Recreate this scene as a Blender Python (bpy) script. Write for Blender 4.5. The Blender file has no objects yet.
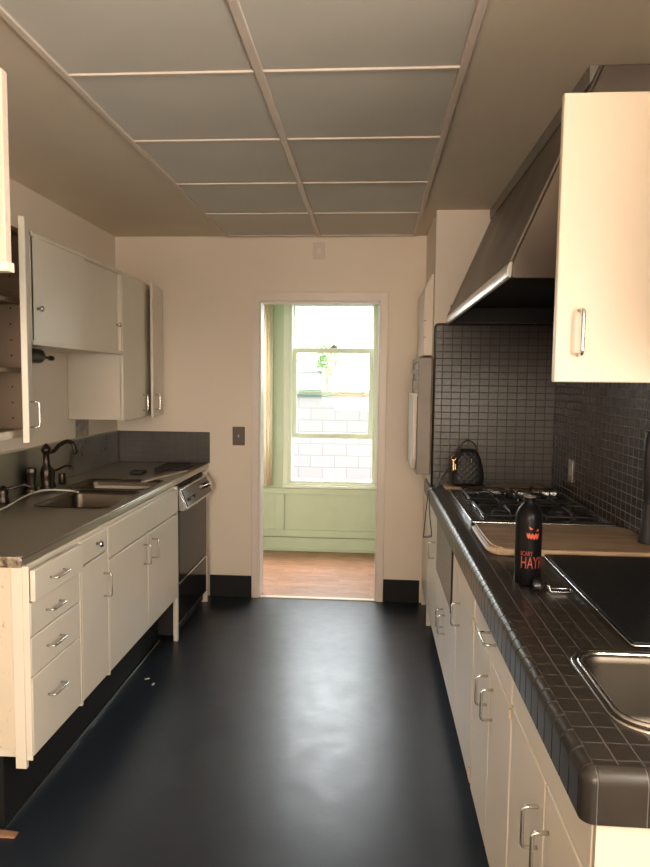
import bpy, bmesh, math, random
from mathutils import Vector, Matrix
random.seed(7)
PI = math.pi
SC = bpy.context.scene
COL = SC.collection
# ------------------------------------------------------------------ camera
yaw, pit, rol, fpx = .0695, -.0789, .0113, 666.7
F = Vector((-math.sin(yaw)*math.cos(pit), math.cos(yaw)*math.cos(pit), math.sin(pit)))
R = Vector((math.cos(yaw), math.sin(yaw), 0)); U = R.cross(F)
R2 = R*math.cos(rol)+U*math.sin(rol); U2 = -R*math.sin(rol)+U*math.cos(rol)
cd = bpy.data.cameras.new('camera'); cam = bpy.data.objects.new('camera', cd); COL.objects.link(cam)
cam.matrix_world = Matrix(((R2.x, U2.x, -F.x, 0), (R2.y, U2.y, -F.y, 0), (R2.z, U2.z, -F.z, 1.5), (0, 0, 0, 1)))
cd.sensor_fit = 'VERTICAL'; cd.sensor_height = 36; cd.lens = fpx/867*36; cd.clip_start = .05; cd.clip_end = 200
SC.camera = cam
# ------------------------------------------------------------------ world, lights, exposure
SKY = 7.5
w = bpy.data.worlds.new('overcast_sky'); SC.world = w; w.use_nodes = True
w.node_tree.nodes['Background'].inputs[0].default_value = (.93, .97, 1, 1)
w.node_tree.nodes['Background'].inputs[1].default_value = SKY
def area(name, loc, rot, sx, sy, power, color, spread=PI):
    l = bpy.data.lights.new(name, 'AREA'); l.shape = 'RECTANGLE'; l.size = sx; l.size_y = sy
    l.energy = power; l.color = color; l.spread = spread
    o = bpy.data.objects.new(name, l); o.location = loc; o.rotation_euler = rot; COL.objects.link(o); return o
def aim(o, target):
    o.rotation_euler = (Vector(target)-o.location).to_track_quat('-Z', 'Y').to_euler()
# daylight coming down past the head of the back window
a = area('window_daylight', (-.75, 7.1, 3.35), (0, 0, 0), 3.6, 2.2, 760, (.97, .94, 1)); aim(a, (-.75, 4.4, 1.1))
# unseen window added behind the camera, warm light on surfaces facing it
a = area('added_rear_window_light', (-.2, -3.6, 1.6), (0, 0, 0), 1.9, 1.4, 148, (1, .74, .49)); aim(a, (-.1, 2, 1.3))
# unseen window added in the right wall to light the left cabinets
a = area('added_right_window_light', (1.22, .20, 1.65), (0, 0, 0), .95, 1.0, 58, (1, .88, .70)); aim(a, (-1.6, 1.6, 1.6))
# portals
for nm, loc, sx, sy, tg in (('window_portal', (-.345, 5.93, 1.375), .78, 1.62, (-.345, 0, 1.375)), ('window_portal', (-1.33, 5.93, 1.375), .78, 1.62, (-1.33, 0, 1.375))):
    p = area(nm, loc, (0, 0, 0), sx, sy, 1, (1, 1, 1)); aim(p, tg); p.data.cycles.is_portal = True
vs = SC.view_settings
vs.view_transform = 'Standard'; vs.look = 'None'; vs.exposure = 0.0; vs.gamma = 1; vs.use_curve_mapping = False
cy = SC.cycles
cy.max_bounces = 10; cy.diffuse_bounces = 6; cy.glossy_bounces = 4; cy.transmission_bounces = 8; cy.transparent_max_bounces = 12
cy.sample_clamp_indirect = 6; cy.caustics_reflective = False; cy.caustics_refractive = False; cy.use_denoising = True

# ------------------------------------------------------------------ materials
def new(name):
    m = bpy.data.materials.new(name); m.use_nodes = True
    nt = m.node_tree; return m, nt, nt.nodes['Principled BSDF']
def N(nt, t, **k):
    n = nt.nodes.new(t)
    for a_, b_ in k.items(): setattr(n, a_, b_)
    return n
def coords(nt):
    return N(nt, 'ShaderNodeTexCoord').outputs['Object']
def ramp(nt, src, stops):
    r = N(nt, 'ShaderNodeValToRGB'); nt.links.new(src, r.inputs[0]); e = r.color_ramp.elements
    while len(e) < len(stops): e.new(.5)
    for i, (p, c) in enumerate(stops):
        e[i].position = p; e[i].color = (*c, 1) if len(c) == 3 else c
    return r.outputs[0]
def mat(name, c, rough=.5, metal=0, var=.06, vscale=6, bump=0, bscale=60, rvar=0, spec=.5, stretch=(1, 1, 1)):
    m, nt, b = new(name)
    co = coords(nt); mp = N(nt, 'ShaderNodeMapping'); mp.inputs['Scale'].default_value = stretch
    nt.links.new(co, mp.inputs[0])
    n = N(nt, 'ShaderNodeTexNoise'); n.inputs['Scale'].default_value = vscale; n.inputs['Detail'].default_value = 5
    nt.links.new(mp.outputs[0], n.inputs['Vector'])
    lo = tuple(x*(1-var) for x in c); hi = tuple(min(1, x*(1+var)) for x in c)
    nt.links.new(ramp(nt, n.outputs[0], [(.3, lo), (.7, hi)]), b.inputs['Base Color'])
    b.inputs['Roughness'].default_value = rough; b.inputs['Metallic'].default_value = metal
    b.inputs['Specular IOR Level'].default_value = spec
    if rvar:
        r = N(nt, 'ShaderNodeMapRange'); r.inputs[1].default_value = .3; r.inputs[2].default_value = .7
        r.inputs[3].default_value = max(.02, rough-rvar); r.inputs[4].default_value = rough+rvar
        nt.links.new(n.outputs[0], r.inputs[0]); nt.links.new(r.outputs[0], b.inputs['Roughness'])
    if bump:
        n2 = N(nt, 'ShaderNodeTexNoise'); n2.inputs['Scale'].default_value = bscale; n2.inputs['Detail'].default_value = 4
        nt.links.new(mp.outputs[0], n2.inputs['Vector'])
        bp_ = N(nt, 'ShaderNodeBump'); bp_.inputs['Strength'].default_value = bump; bp_.inputs['Distance'].default_value = .01
        nt.links.new(n2.outputs[0], bp_.inputs['Height']); nt.links.new(bp_.outputs[0], b.inputs['Normal'])
    return m
def tile_mat(name, axes, tw, th, c1, c2, grout, mortar=.0022, rough=.28, bump=.5, off=(0, 0), world=True, spec=.5, grough=.6):
    """grid of tiles; axes: which two position axes carry the grid"""
    m, nt, b = new(name)
    g = N(nt, 'ShaderNodeNewGeometry'); s = N(nt, 'ShaderNodeSeparateXYZ'); nt.links.new(g.outputs['Position'], s.inputs[0])
    cb = N(nt, 'ShaderNodeCombineXYZ')
    for i, a_ in enumerate(axes):
        ad = N(nt, 'ShaderNodeMath', operation='ADD'); ad.inputs[1].default_value = off[i]+20*(tw, th)[i]
        nt.links.new(s.outputs['XYZ'.index(a_)], ad.inputs[0]); nt.links.new(ad.outputs[0], cb.inputs[i])
    br = N(nt, 'ShaderNodeTexBrick'); br.offset = 0; br.squash = 1
    br.inputs['Scale'].default_value = 1; br.inputs['Brick Width'].default_value = tw; br.inputs['Row Height'].default_value = th
    br.inputs['Mortar Size'].default_value = mortar; br.inputs['Mortar Smooth'].default_value = .3
    br.inputs['Color1'].default_value = (*c1, 1); br.inputs['Color2'].default_value = (*c2, 1); br.inputs['Mortar'].default_value = (*grout, 1)
    nt.links.new(cb.outputs[0], br.inputs['Vector']); nt.links.new(br.outputs['Color'], b.inputs['Base Color'])
    r = N(nt, 'ShaderNodeMapRange'); r.inputs[3].default_value = rough; r.inputs[4].default_value = grough
    nt.links.new(br.outputs['Fac'], r.inputs[0]); nt.links.new(r.outputs[0], b.inputs['Roughness'])
    inv = N(nt, 'ShaderNodeMath', operation='SUBTRACT'); inv.inputs[0].default_value = 1; nt.links.new(br.outputs['Fac'], inv.inputs[1])
    n2 = N(nt, 'ShaderNodeTexNoise'); n2.inputs['Scale'].default_value = 22; nt.links.new(g.outputs['Position'], n2.inputs['Vector'])
    ml = N(nt, 'ShaderNodeMath', operation='MULTIPLY_ADD'); ml.inputs[1].default_value = .35
    nt.links.new(n2.outputs[0], ml.inputs[0]); nt.links.new(inv.outputs[0], ml.inputs[2])
    bp_ = N(nt, 'ShaderNodeBump'); bp_.inputs['Strength'].default_value = bump; bp_.inputs['Distance'].default_value = .002
    nt.links.new(ml.outputs[0], bp_.inputs['Height']); nt.links.new(bp_.outputs[0], b.inputs['Normal'])
    b.inputs['Specular IOR Level'].default_value = spec
    return m
def wood_mat(name, c1, c2, scale=(1, 18, 1), rough=.5, planks=None):
    m, nt, b = new(name)
    co = coords(nt); mp = N(nt, 'ShaderNodeMapping'); mp.inputs['Scale'].default_value = scale; nt.links.new(co, mp.inputs[0])
    n = N(nt, 'ShaderNodeTexNoise'); n.inputs['Scale'].default_value = 3; n.inputs['Detail'].default_value = 8; n.inputs['Distortion'].default_value = .6
    nt.links.new(mp.outputs[0], n.inputs['Vector'])
    c = ramp(nt, n.outputs[0], [(.3, c1), (.7, c2)])
    if planks:
        br = N(nt, 'ShaderNodeTexBrick'); br.inputs['Scale'].default_value = 1; br.inputs['Brick Width'].default_value = planks[0]; br.inputs['Row Height'].default_value = planks[1]
        br.inputs['Mortar Size'].default_value = .0012; br.inputs['Color1'].default_value = (1, 1, 1, 1); br.inputs['Color2'].default_value = (.74, .7, .66, 1); br.inputs['Mortar'].default_value = (.4, .33, .28, 1)
        nt.links.new(co, br.inputs['Vector'])
        mx = N(nt, 'ShaderNodeMix', data_type='RGBA', blend_type='MULTIPLY'); mx.inputs['Factor'].default_value = 1
        nt.links.new(c, mx.inputs['A']); nt.links.new(br.outputs['Color'], mx.inputs['B']); c = mx.outputs['Result']
    nt.links.new(c, b.inputs['Base Color']); b.inputs['Roughness'].default_value = rough
    return m
M = {}
M['wall'] = mat('cream_wall_paint', (.76, .675, .575), .55, var=.03, vscale=1.5, bump=.04, bscale=40)
M['ceil'] = mat('ceiling_plaster', (.68, .60, .49), .7, var=.05, vscale=1.2, bump=.12, bscale=9)
M['panel'] = mat('ceiling_panel_grey', (.60, .58, .53), .75, var=.05, vscale=2, bump=.0)
M['tbar'] = mat('painted_metal_bar', (.66, .57, .5), .45)
M['cab'] = mat('cabinet_enamel', (.715, .66, .57), .33, var=.03, vscale=3, bump=.015, bscale=15)
M['cabwarmlit'] = mat('cabinet_paint_warm_lit', (.60, .515, .415), .36, var=.03, vscale=3)  # camera-facing copy of the cabinet paint, warm light tone put into the colour
M['cabin'] = mat('cabinet_inside', (.24, .185, .135), .6)
M['white'] = mat('white_gloss_trim', (.74, .66, .6), .4, var=.03)
M['steel'] = mat('brushed_stainless', (.46, .43, .38), .3, 1, var=.05, vscale=3, bump=.01, bscale=30, rvar=.03)
M['steelsplash'] = mat('smeared_stainless', (.40, .39, .36), .34, 1, var=.25, vscale=4, rvar=.12)
M['chrome'] = mat('satin_chrome', (.66, .65, .63), .22, 1, var=.03)
M['hoodm'] = mat('dark_hood_metal', (.17, .145, .125), .42, .85, var=.12, vscale=3, rvar=.08)
M['hoodlip'] = mat('bright_hood_lip', (.75, .75, .72), .3, 1, var=.06)
M['hoodtrim'] = mat('grey_hood_trim', (.20, .185, .165), .5, .3)
M['black'] = mat('black_enamel', (.012, .012, .013), .25)
M['blackm'] = mat('matte_black', (.012, .012, .013), .6)
M['dishw'] = mat('black_dishwasher_panel', (.014, .014, .015), .14, var=.1, spec=.15)
M['iron'] = mat('cast_iron', (.02, .02, .021), .45, .2, bump=.2, bscale=200)
M['bronze'] = mat('oil_rubbed_bronze', (.035, .026, .02), .3, .7)
M['rubber'] = mat('black_rubber_base', (.008, .009, .010), .6, spec=.25)
M['leather'] = mat('black_leather', (.012, .012, .013), .38)
M['gold'] = mat('gold_metal', (.85, .55, .22), .25, 1)
M['orange'] = mat('orange_print', (.55, .08, .03), .5)
M['redp'] = mat('faded_red_print', (.34, .05, .035), .5)
M['board'] = wood_mat('board_wood', (.33, .22, .14), (.56, .41, .28), (1.2, 9, 4), .42)
M['boardedge'] = mat('pale_board_edge', (.62, .5, .38), .35)
M['mint'] = mat('mint_green_paint', (.51, .60, .45), .42, var=.03)
M['mintwin'] = mat('pale_green_window_paint', (.69, .74, .61), .4, var=.03)
M['parquet'] = wood_mat('parquet_wood', (.27, .12, .06), (.45, .22, .12), (3, 14, 1), .38, (.45, .06))
M['curtain'] = mat('cream_curtain', (.85, .76, .6), .8)
nt_ = M['curtain'].node_tree; tr_ = nt_.nodes.new('ShaderNodeBsdfTranslucent'); tr_.inputs[0].default_value = (.95, .88, .74, 1); ms_ = nt_.nodes.new('ShaderNodeMixShader'); ms_.inputs[0].default_value = .6
nt_.links.new(nt_.nodes['Principled BSDF'].outputs[0], ms_.inputs[1]); nt_.links.new(tr_.outputs[0], ms_.inputs[2]); nt_.links.new(ms_.outputs[0], nt_.nodes['Material Output'].inputs[0])
M['basin'] = mat('dull_basin_steel', (.115, .095, .075), .4, 1, var=.15, vscale=5)
M['switch'] = mat('dark_switch_plate', (.07, .055, .045), .35, .3)
M['plaster'] = mat('exterior_house', (.7, .7, .68), .8)
M['teal'] = mat('teal_board_paint', (.03, .085, .06), .6)
M['terra'] = mat('terracotta_board', (.2, .09, .045), .6)
M['leaf'] = mat('leaf_green', (.22, .32, .12), .6)
M['bark'] = mat('bark', (.12, .08, .05), .8)
M['ground'] = mat('concrete_ground', (.1, .096, .09), .9, var=.1)
M['hose'] = mat('clear_tube', (.55, .52, .45), .2)
M['paper'] = mat('paper_scrap', (.75, .73, .68), .8)
M['shim'] = wood_mat('shim_wood', (.2, .1, .05), (.4, .22, .12), (1, 10, 1), .6)
M['pale'] = mat('pale_strip', (.55, .50, .42), .4)
M['outlet'] = mat('steel_outlet_plate', (.55, .54, .52), .3, .8)
M['oven'] = mat('aged_steel', (.22, .185, .16), .45, .15, var=.1)
M['rusty'] = None
def rusty():
    m, nt, b = new('chipped_cream_paint')
    co = coords(nt); n = N(nt, 'ShaderNodeTexNoise'); n.inputs['Scale'].default_value = 60; n.inputs['Detail'].default_value = 6; nt.links.new(co, n.inputs['Vector'])
    nt.links.new(ramp(nt, n.outputs[0], [(.0, (.66, .58, .46)), (.64, (.66, .57, .45)), (.72, (.48, .33, .21)), (.80, (.28, .17, .10))]), b.inputs['Base Color'])
    b.inputs['Roughness'].default_value = .5; return m
M['rusty'] = rusty()
def corroded():
    m, nt, b = new('corroded_steel')
    co = coords(nt); n = N(nt, 'ShaderNodeTexNoise'); n.inputs['Scale'].default_value = 35; n.inputs['Detail'].default_value = 6; nt.links.new(co, n.inputs['Vector'])
    nt.links.new(ramp(nt, n.outputs[0], [(.38, (.09, .06, .04)), (.5, (.3, .24, .18)), (.62, (.6, .53, .42))]), b.inputs['Base Color'])
    b.inputs['Roughness'].default_value = .5; b.inputs['Metallic'].default_value = .5; return m
M['corroded'] = corroded()
def floor_mat():
    m, nt, b = new('black_vinyl_floor')
    co = coords(nt)
    n = N(nt, 'ShaderNodeTexNoise'); n.inputs['Scale'].default_value = 1.7; n.inputs['Detail'].default_value = 9; n.inputs['Roughness'].default_value = .65; n.inputs['Distortion'].default_value = .5
    nt.links.new(co, n.inputs['Vector'])
    nt.links.new(ramp(nt, n.outputs[0], [(.3, (.010, .014, .021)), (.75, (.019, .026, .037))]), b.inputs['Base Color'])
    r = N(nt, 'ShaderNodeMapRange'); r.inputs[1].default_value = .3; r.inputs[2].default_value = .7; r.inputs[3].default_value = .29; r.inputs[4].default_value = .40
    n4 = N(nt, 'ShaderNodeTexNoise'); n4.inputs['Scale'].default_value = 9; n4.inputs['Detail'].default_value = 10; n4.inputs['Roughness'].default_value = .72; n4.inputs['Distortion'].default_value = .3
    nt.links.new(co, n4.inputs['Vector'])
    nt.links.new(n4.outputs[0], r.inputs[0]); nt.links.new(r.outputs[0], b.inputs['Roughness'])
    br = N(nt, 'ShaderNodeTexBrick'); br.offset = .5; br.inputs['Scale'].default_value = 1; br.inputs['Brick Width'].default_value = .92; br.inputs['Row Height'].default_value = .92
    br.inputs['Mortar Size'].default_value = .0015; br.inputs['Mortar Smooth'].default_value = .1; nt.links.new(co, br.inputs['Vector'])
    n3 = N(nt, 'ShaderNodeTexNoise'); n3.inputs['Scale'].default_value = 7; n3.inputs['Detail'].default_value = 7; nt.links.new(co, n3.inputs['Vector'])
    ma = N(nt, 'ShaderNodeMath', operation='MULTIPLY_ADD'); ma.inputs[1].default_value = -.25; nt.links.new(br.outputs['Fac'], ma.inputs[0]); nt.links.new(n3.outputs[0], ma.inputs[2])
    bp_ = N(nt, 'ShaderNodeBump'); bp_.inputs['Strength'].default_value = .15; bp_.inputs['Distance'].default_value = .01
    nt.links.new(ma.outputs[0], bp_.inputs['Height']); nt.links.new(bp_.outputs[0], b.inputs['Normal'])
    b.inputs['Specular IOR Level'].default_value = .42
    return m
M['floor'] = floor_mat()
TC1, TC2, TG = (.052, .047, .042), (.064, .058, .052), (.02, .017, .015)
M['tile_xz'] = tile_mat('dark_tile_end_wall', 'XZ', .0522, .0378, TC1, TC2, TG, off=(-.342, -.915))
M['tile_yz'] = tile_mat('dark_tile_side_wall_sheen_grout', 'YZ', .0522, .0378, TC1, TC2, (.20, .195, .185), off=(0, -.915), rough=.25, bump=.9)  # same tile as the end wall, grout lightened to paint in the sheen
M['tile_left'] = tile_mat('dark_tile_left_end', 'XZ', .0525, .0375, (.045, .043, .04), (.055, .052, .048), (.085, .08, .072), off=(1.1, -.93))
M['tile_top'] = tile_mat('dark_tile_counter', 'XY', .0392, .051, (.026, .021, .017), (.032, .026, .021), (.085, .075, .064), off=(-.353, .0363), mortar=.0013, rough=.3, bump=.45)
M['nose'] = mat('dark_glazed_edge_tile', (.028, .023, .019), .3, spec=.35, var=.2, vscale=9)
M['nosegrout'] = mat('worn_grout', (.2, .185, .165), .5)
M['perf'] = None
def perf():
    m, nt, b = new('perforated_grille')
    g = N(nt, 'ShaderNodeNewGeometry')
    v = N(nt, 'ShaderNodeTexVoronoi'); v.inputs['Scale'].default_value = 62; v.inputs['Randomness'].default_value = .1; nt.links.new(g.outputs['Position'], v.inputs['Vector'])
    nt.links.new(ramp(nt, v.outputs['Distance'], [(.3, (.07, .06, .05)), (.45, (.34, .3, .25))]), b.inputs['Base Color'])
    b.inputs['Roughness'].default_value = .45; b.inputs['Metallic'].default_value = .4; return m
M['perf'] = perf()
def cblock():
    m, nt, b = new('concrete_block_wall')
    g = N(nt, 'ShaderNodeNewGeometry'); s = N(nt, 'ShaderNodeSeparateXYZ'); nt.links.new(g.outputs['Position'], s.inputs[0])
    c = N(nt, 'ShaderNodeCombineXYZ'); nt.links.new(s.outputs[0], c.inputs[0]); nt.links.new(s.outputs[2], c.inputs[1])
    br = N(nt, 'ShaderNodeTexBrick'); br.inputs['Scale'].default_value = 1; br.inputs['Brick Width'].default_value = .42; br.inputs['Row Height'].default_value = .205; br.inputs['Mortar Size'].default_value = .008
    br.inputs['Color1'].default_value = (.27, .247, .236, 1); br.inputs['Color2'].default_value = (.245, .224, .214, 1); br.inputs['Mortar'].default_value = (.19, .172, .165, 1)
    nt.links.new(c.outputs[0], br.inputs['Vector']); nt.links.new(br.outputs[0], b.inputs['Base Color']); b.inputs['Roughness'].default_value = .9
    return m
M['block'] = cblock()
def glass():
    m = bpy.data.materials.new('window_glass'); m.use_nodes = True; nt = m.node_tree
    nt.nodes.remove(nt.nodes['Principled BSDF']); out = nt.nodes['Material Output']
    t = N(nt, 'ShaderNodeBsdfTransparent'); t.inputs[0].default_value = (.94, .96, .95, 1)
    gl = N(nt, 'ShaderNodeBsdfGlossy'); gl.inputs['Roughness'].default_value = .02
    mx = N(nt, 'ShaderNodeMixShader'); mx.inputs[0].default_value = .01
    nt.links.new(t.outputs[0], mx.inputs[1]); nt.links.new(gl.outputs[0], mx.inputs[2]); nt.links.new(mx.outputs[0], out.inputs[0]); return m
M['glass'] = glass()
def quilt():
    m, nt, b = new('quilted_black_leather')
    co = coords(nt); mp = N(nt, 'ShaderNodeMapping'); mp.inputs['Rotation'].default_value = (0, PI/4, 0); nt.links.new(co, mp.inputs[0])
    s = N(nt, 'ShaderNodeSeparateXYZ'); nt.links.new(mp.outputs[0], s.inputs[0]); hs = []
    for i in (0, 2):
        k = N(nt, 'ShaderNodeMath', operation='MULTIPLY'); k.inputs[1].default_value = PI/.026; nt.links.new(s.outputs[i], k.inputs[0])
        sn = N(nt, 'ShaderNodeMath', operation='SINE'); nt.links.new(k.outputs[0], sn.inputs[0])
        ab = N(nt, 'ShaderNodeMath', operation='ABSOLUTE'); nt.links.new(sn.outputs[0], ab.inputs[0]); hs.append(ab.outputs[0])
    mn = N(nt, 'ShaderNodeMath', operation='MINIMUM'); nt.links.new(hs[0], mn.inputs[0]); nt.links.new(hs[1], mn.inputs[1])
    bp_ = N(nt, 'ShaderNodeBump'); bp_.inputs['Strength'].default_value = .5; bp_.inputs['Distance'].default_value = .004
    nt.links.new(mn.outputs[0], bp_.inputs['Height']); nt.links.new(bp_.outputs[0], b.inputs['Normal'])
    b.inputs['Base Color'].default_value = (.012, .012, .013, 1); b.inputs['Roughness'].default_value = .5; return m
M['quilt'] = quilt()

# ------------------------------------------------------------------ mesh helpers
def BM(): return bmesh.new()
def box(bm, x0, x1, y0, y1, z0, z1, mx=None):
    vs_ = [bm.verts.new((x, y, z)) for x in (x0, x1) for y in (y0, y1) for z in (z0, z1)]
    for f in ((0, 1, 3, 2), (4, 6, 7, 5), (0, 4, 5, 1), (2, 3, 7, 6), (0, 2, 6, 4), (1, 5, 7, 3)):
        bm.faces.new([vs_[i] for i in f])
    if mx: bmesh.ops.transform(bm, matrix=mx, verts=vs_)
    return vs_
def prism(bm, pts, axis, a0, a1):
    """polygon pts in the other two axes, extruded along axis from a0 to a1"""
    def P(p, t):
        return {'x': (t, p[0], p[1]), 'y': (p[0], t, p[1]), 'z': (p[0], p[1], t)}[axis]
    A = [bm.verts.new(P(p, a0)) for p in pts]; B = [bm.verts.new(P(p, a1)) for p in pts]
    bm.faces.new(A); bm.faces.new(B[::-1]); n = len(pts)
    for i in range(n): bm.faces.new((A[i], B[i], B[(i+1) % n], A[(i+1) % n]))
    return A+B
def loft(bm, rings, closed=True, cap=True):
    L = [[bm.verts.new(p) for p in r] for r in rings]
    for a_, b_ in zip(L, L[1:]):
        n = len(a_)
        for i in range(n if closed else n-1):
            bm.faces.new((a_[i], a_[(i+1) % n], b_[(i+1) % n], b_[i]))
    if cap and closed:
        bm.faces.new(L[0][::-1]); bm.faces.new(L[-1])
    return L
def tube(bm, pts, r, n=8, loop=False, rs=None):
    pts = [Vector(p) for p in pts]; rings = []; prev = None; m = len(pts)
    for i, p in enumerate(pts):
        if loop: t = (pts[(i+1) % m]-pts[i-1]).normalized()
        else: t = (pts[min(i+1, m-1)]-pts[max(i-1, 0)]).normalized()
        if prev is None:
            u = t.orthogonal().normalized()
        else:
            u = (prev-t*prev.dot(t)); u = u.normalized() if u.length > 1e-6 else t.orthogonal().normalized()
        prev = u; v = t.cross(u); rr = rs[i] if rs else r
        rings.append([p+(u*math.cos(2*PI*k/n)+v*math.sin(2*PI*k/n))*rr for k in range(n)])
    if loop: rings.append(rings[0]); loft(bm, rings, cap=False)
    else: loft(bm, rings)
def lathe(bm, prof, c, n=24, axis='z'):
    rings = []
    for r, h in prof:
        ring = []
        for k in range(n):
            a_ = 2*PI*k/n; x, y = r*math.cos(a_), r*math.sin(a_)
            ring.append({'z': (c[0]+x, c[1]+y, c[2]+h), 'x': (c[0]+h, c[1]+x, c[2]+y), 'y': (c[0]+x, c[1]+h, c[2]+y)}[axis])
        rings.append(ring)
    loft(bm, rings)
def rrect(x0, x1, y0, y1, r, n=6):
    out = []
    for cx, cy_, a0 in ((x1-r, y1-r, 0), (x0+r, y1-r, PI/2), (x0+r, y0+r, PI), (x1-r, y0+r, 1.5*PI)):
        for i in range(n+1):
            a_ = a0+PI/2*i/n; out.append((cx+r*math.cos(a_), cy_+r*math.sin(a_)))
    return out
def plate(bm, outer, holes, z0, z1):
    loops = [outer]+holes
    for z in (z1, z0):
        es = []
        vl = []
        for L in loops:
            v = [bm.verts.new((*p, z)) for p in L]; vl.append(v)
            for i in range(len(v)): es.append(bm.edges.new((v[i], v[(i+1) % len(v)])))
        bmesh.ops.triangle_fill(bm, edges=es, use_beauty=True)
        if z == z1: top = vl
        else: bot = vl
    for a_, b_ in zip(top, bot):
        for i in range(len(a_)): bm.faces.new((a_[i], a_[(i+1) % len(a_)], b_[(i+1) % len(a_)], b_[i]))
def bend(pts, r=.012, n=4):
    """round the inner corners of a polyline"""
    pts = [Vector(p) for p in pts]; out = [pts[0]]
    for a_, b_, c in zip(pts, pts[1:], pts[2:]):
        p = b_+(a_-b_).normalized()*r; q = b_+(c-b_).normalized()*r
        for i in range(n+1):
            t = i/n; out.append(p*(1-t)**2+b_*2*t*(1-t)+q*t*t)
    out.append(pts[-1]); return out
def smooth_path(pts, n=8):
    pts = [Vector(p) for p in pts]; q = [pts[0]]+pts+[pts[-1]]; out = []
    for i in range(1, len(q)-2):
        for k in range(n):
            t = k/n; a_, b_, c, d = q[i-1], q[i], q[i+1], q[i+2]
            out.append(.5*((2*b_)+(c-a_)*t+(2*a_-5*b_+4*c-d)*t*t+(-a_+3*b_-3*c+d)*t**3))
    out.append(pts[-1]); return out
def tag(o, label=None, cat=None, group=None, kind=None):
    for k, v in (('label', label), ('category', cat), ('group', group), ('kind', kind)):
        if v: o[k] = v
    return o
def root(name, loc, label, cat, group=None, kind=None):
    o = bpy.data.objects.new(name, None); o.location = loc; o.empty_display_size = .05; COL.objects.link(o)
    return tag(o, label, cat, group, kind)
def top(o):
    L = Vector(o.location); p = o.parent
    while p: L = L+Vector(p.location); p = p.parent
    return L
def obj(name, bm, m, parent=None, bevel=0, smooth=False, seg=2):
    bmesh.ops.recalc_face_normals(bm, faces=bm.faces[:])
    if parent is not None: off = top(parent)
    else:
        xs = [v.co.x for v in bm.verts]; ys = [v.co.y for v in bm.verts]; zs = [v.co.z for v in bm.verts]
        off = Vector(((min(xs)+max(xs))/2, (min(ys)+max(ys))/2, min(zs)))
    bmesh.ops.translate(bm, vec=-off, verts=bm.verts[:])
    me = bpy.data.meshes.new(name); bm.to_mesh(me); bm.free()
    me.materials.append(M[m] if isinstance(m, str) else m)
    o = bpy.data.objects.new(name, me); COL.objects.link(o)
    if parent is not None: o.parent = parent
    else: o.location = off
    if bevel:
        md = o.modifiers.new('bevel', 'BEVEL'); md.width = bevel; md.segments = seg; md.limit_method = 'ANGLE'; md.angle_limit = .6
    if smooth or bevel:
        for p in me.polygons: p.use_smooth = True
        if not smooth or smooth == 'auto':
            try:
                me.set_sharp_from_angle(angle=math.radians(40))
            except Exception: pass
    return o
def bx(name, m, parent, *d, bevel=0, mx=None):
    b = BM(); box(b, *d, mx=mx); return obj(name, b, m, parent, bevel)
def struct(name, bm, m, bevel=0):
    o = obj(name, bm, m, None, bevel); o['kind'] = 'structure'; return o
def pull(parent, c, along, out, length=.09, proj=.033, r=.0042, m='chrome'):
    """bent wire pull centred on c"""
    c = Vector(c); al = Vector(along); ou = Vector(out); h = al*length/2
    b = BM(); tube(b, bend([c-h, c-h+ou*proj, c+h+ou*proj, c+h], .011), r, 8)
    return obj('handle', b, m, parent, smooth=True)
def knob(parent, c, out, m='chrome'):
    b = BM(); ax = 'x'; s = 1 if out > 0 else -1
    lathe(b, [(.006, 0), (.005, s*.012), (.012, s*.016), (.014, s*.022), (.009, s*.028), (.001, s*.029)], c, 16, ax)
    return obj('knob', b, m, parent, smooth=True)

# ------------------------------------------------------------------ room shell
XL, XR, YB, H = -1.747, 1.032, 4.476, 2.452
XS, YS = .342, 3.822          # return wall edge and face
YF = -3.4                     # wall behind the camera
b = BM(); box(b, XL-.1, XR+.1, YF-.1, YB+.0, -.1, 0); struct('floor', b, 'floor')
b = BM(); box(b, XL-.1, XR+.1, YF-.1, YB+.12, H, H+.1); struct('ceiling', b, 'ceil')
b = BM(); box(b, XL-.12, XL, YF-.1, YB+.12, 0, H); struct('wall_left', b, 'wall')
b = BM(); box(b, XR, XR+.12, YF-.1, -.30, 0, H); box(b, XR, XR+.12, .70, YB+.12, 0, H); box(b, XR, XR+.12, -.30, .70, 0, 1.1); box(b, XR, XR+.12, -.30, .70, 2.15, H); struct('wall_right', b, 'wall')
b = BM()
for d in ((XR+.03, XR+.09, -.30, -.25, 1.1, 2.15), (XR+.03, XR+.09, .65, .70, 1.1, 2.15), (XR+.03, XR+.09, -.25, .65, 1.1, 1.15), (XR+.03, XR+.09, -.25, .65, 2.1, 2.15)): box(b, *d)
struct('added_right_window', b, 'white')  # frame of the unseen window added in the right wall
b = BM()
DX0, DX1, DZ = -.762, .050, 2.03
box(b, XL, DX0, YB, YB+.12, 0, H); box(b, DX1, XR, YB, YB+.12, 0, H); box(b, DX0, DX1, YB, YB+.12, DZ, H)
struct('wall_back', b, 'wall')
b = BM()
box(b, XL, -1.2, YF-.1, YF, 0, H); box(b, .8, XR, YF-.1, YF, 0, H); box(b, -1.2, .8, YF-.1, YF, 0, .9); box(b, -1.2, .8, YF-.1, YF, 2.3, H)
struct('wall_front', b, 'wall')
b = BM(); box(b, XS, XR, YS, YB, .87, H); box(b, .46, XR, YS+.03, YB, 0, .87); struct('wall_return', b, 'wall')
# frame of the added, unseen window behind the camera
b = BM()
for d in ((-1.2, -1.15, YF-.08, YF-.02, .9, 2.3), (.75, .8, YF-.08, YF-.02, .9, 2.3), (-1.15, .75, YF-.08, YF-.02, .9, .95), (-1.15, .75, YF-.08, YF-.02, 2.25, 2.3), (-.22, -.18, YF-.08, YF-.02, .95, 2.25)): box(b, *d)
struct('added_rear_window', b, 'white')
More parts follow.
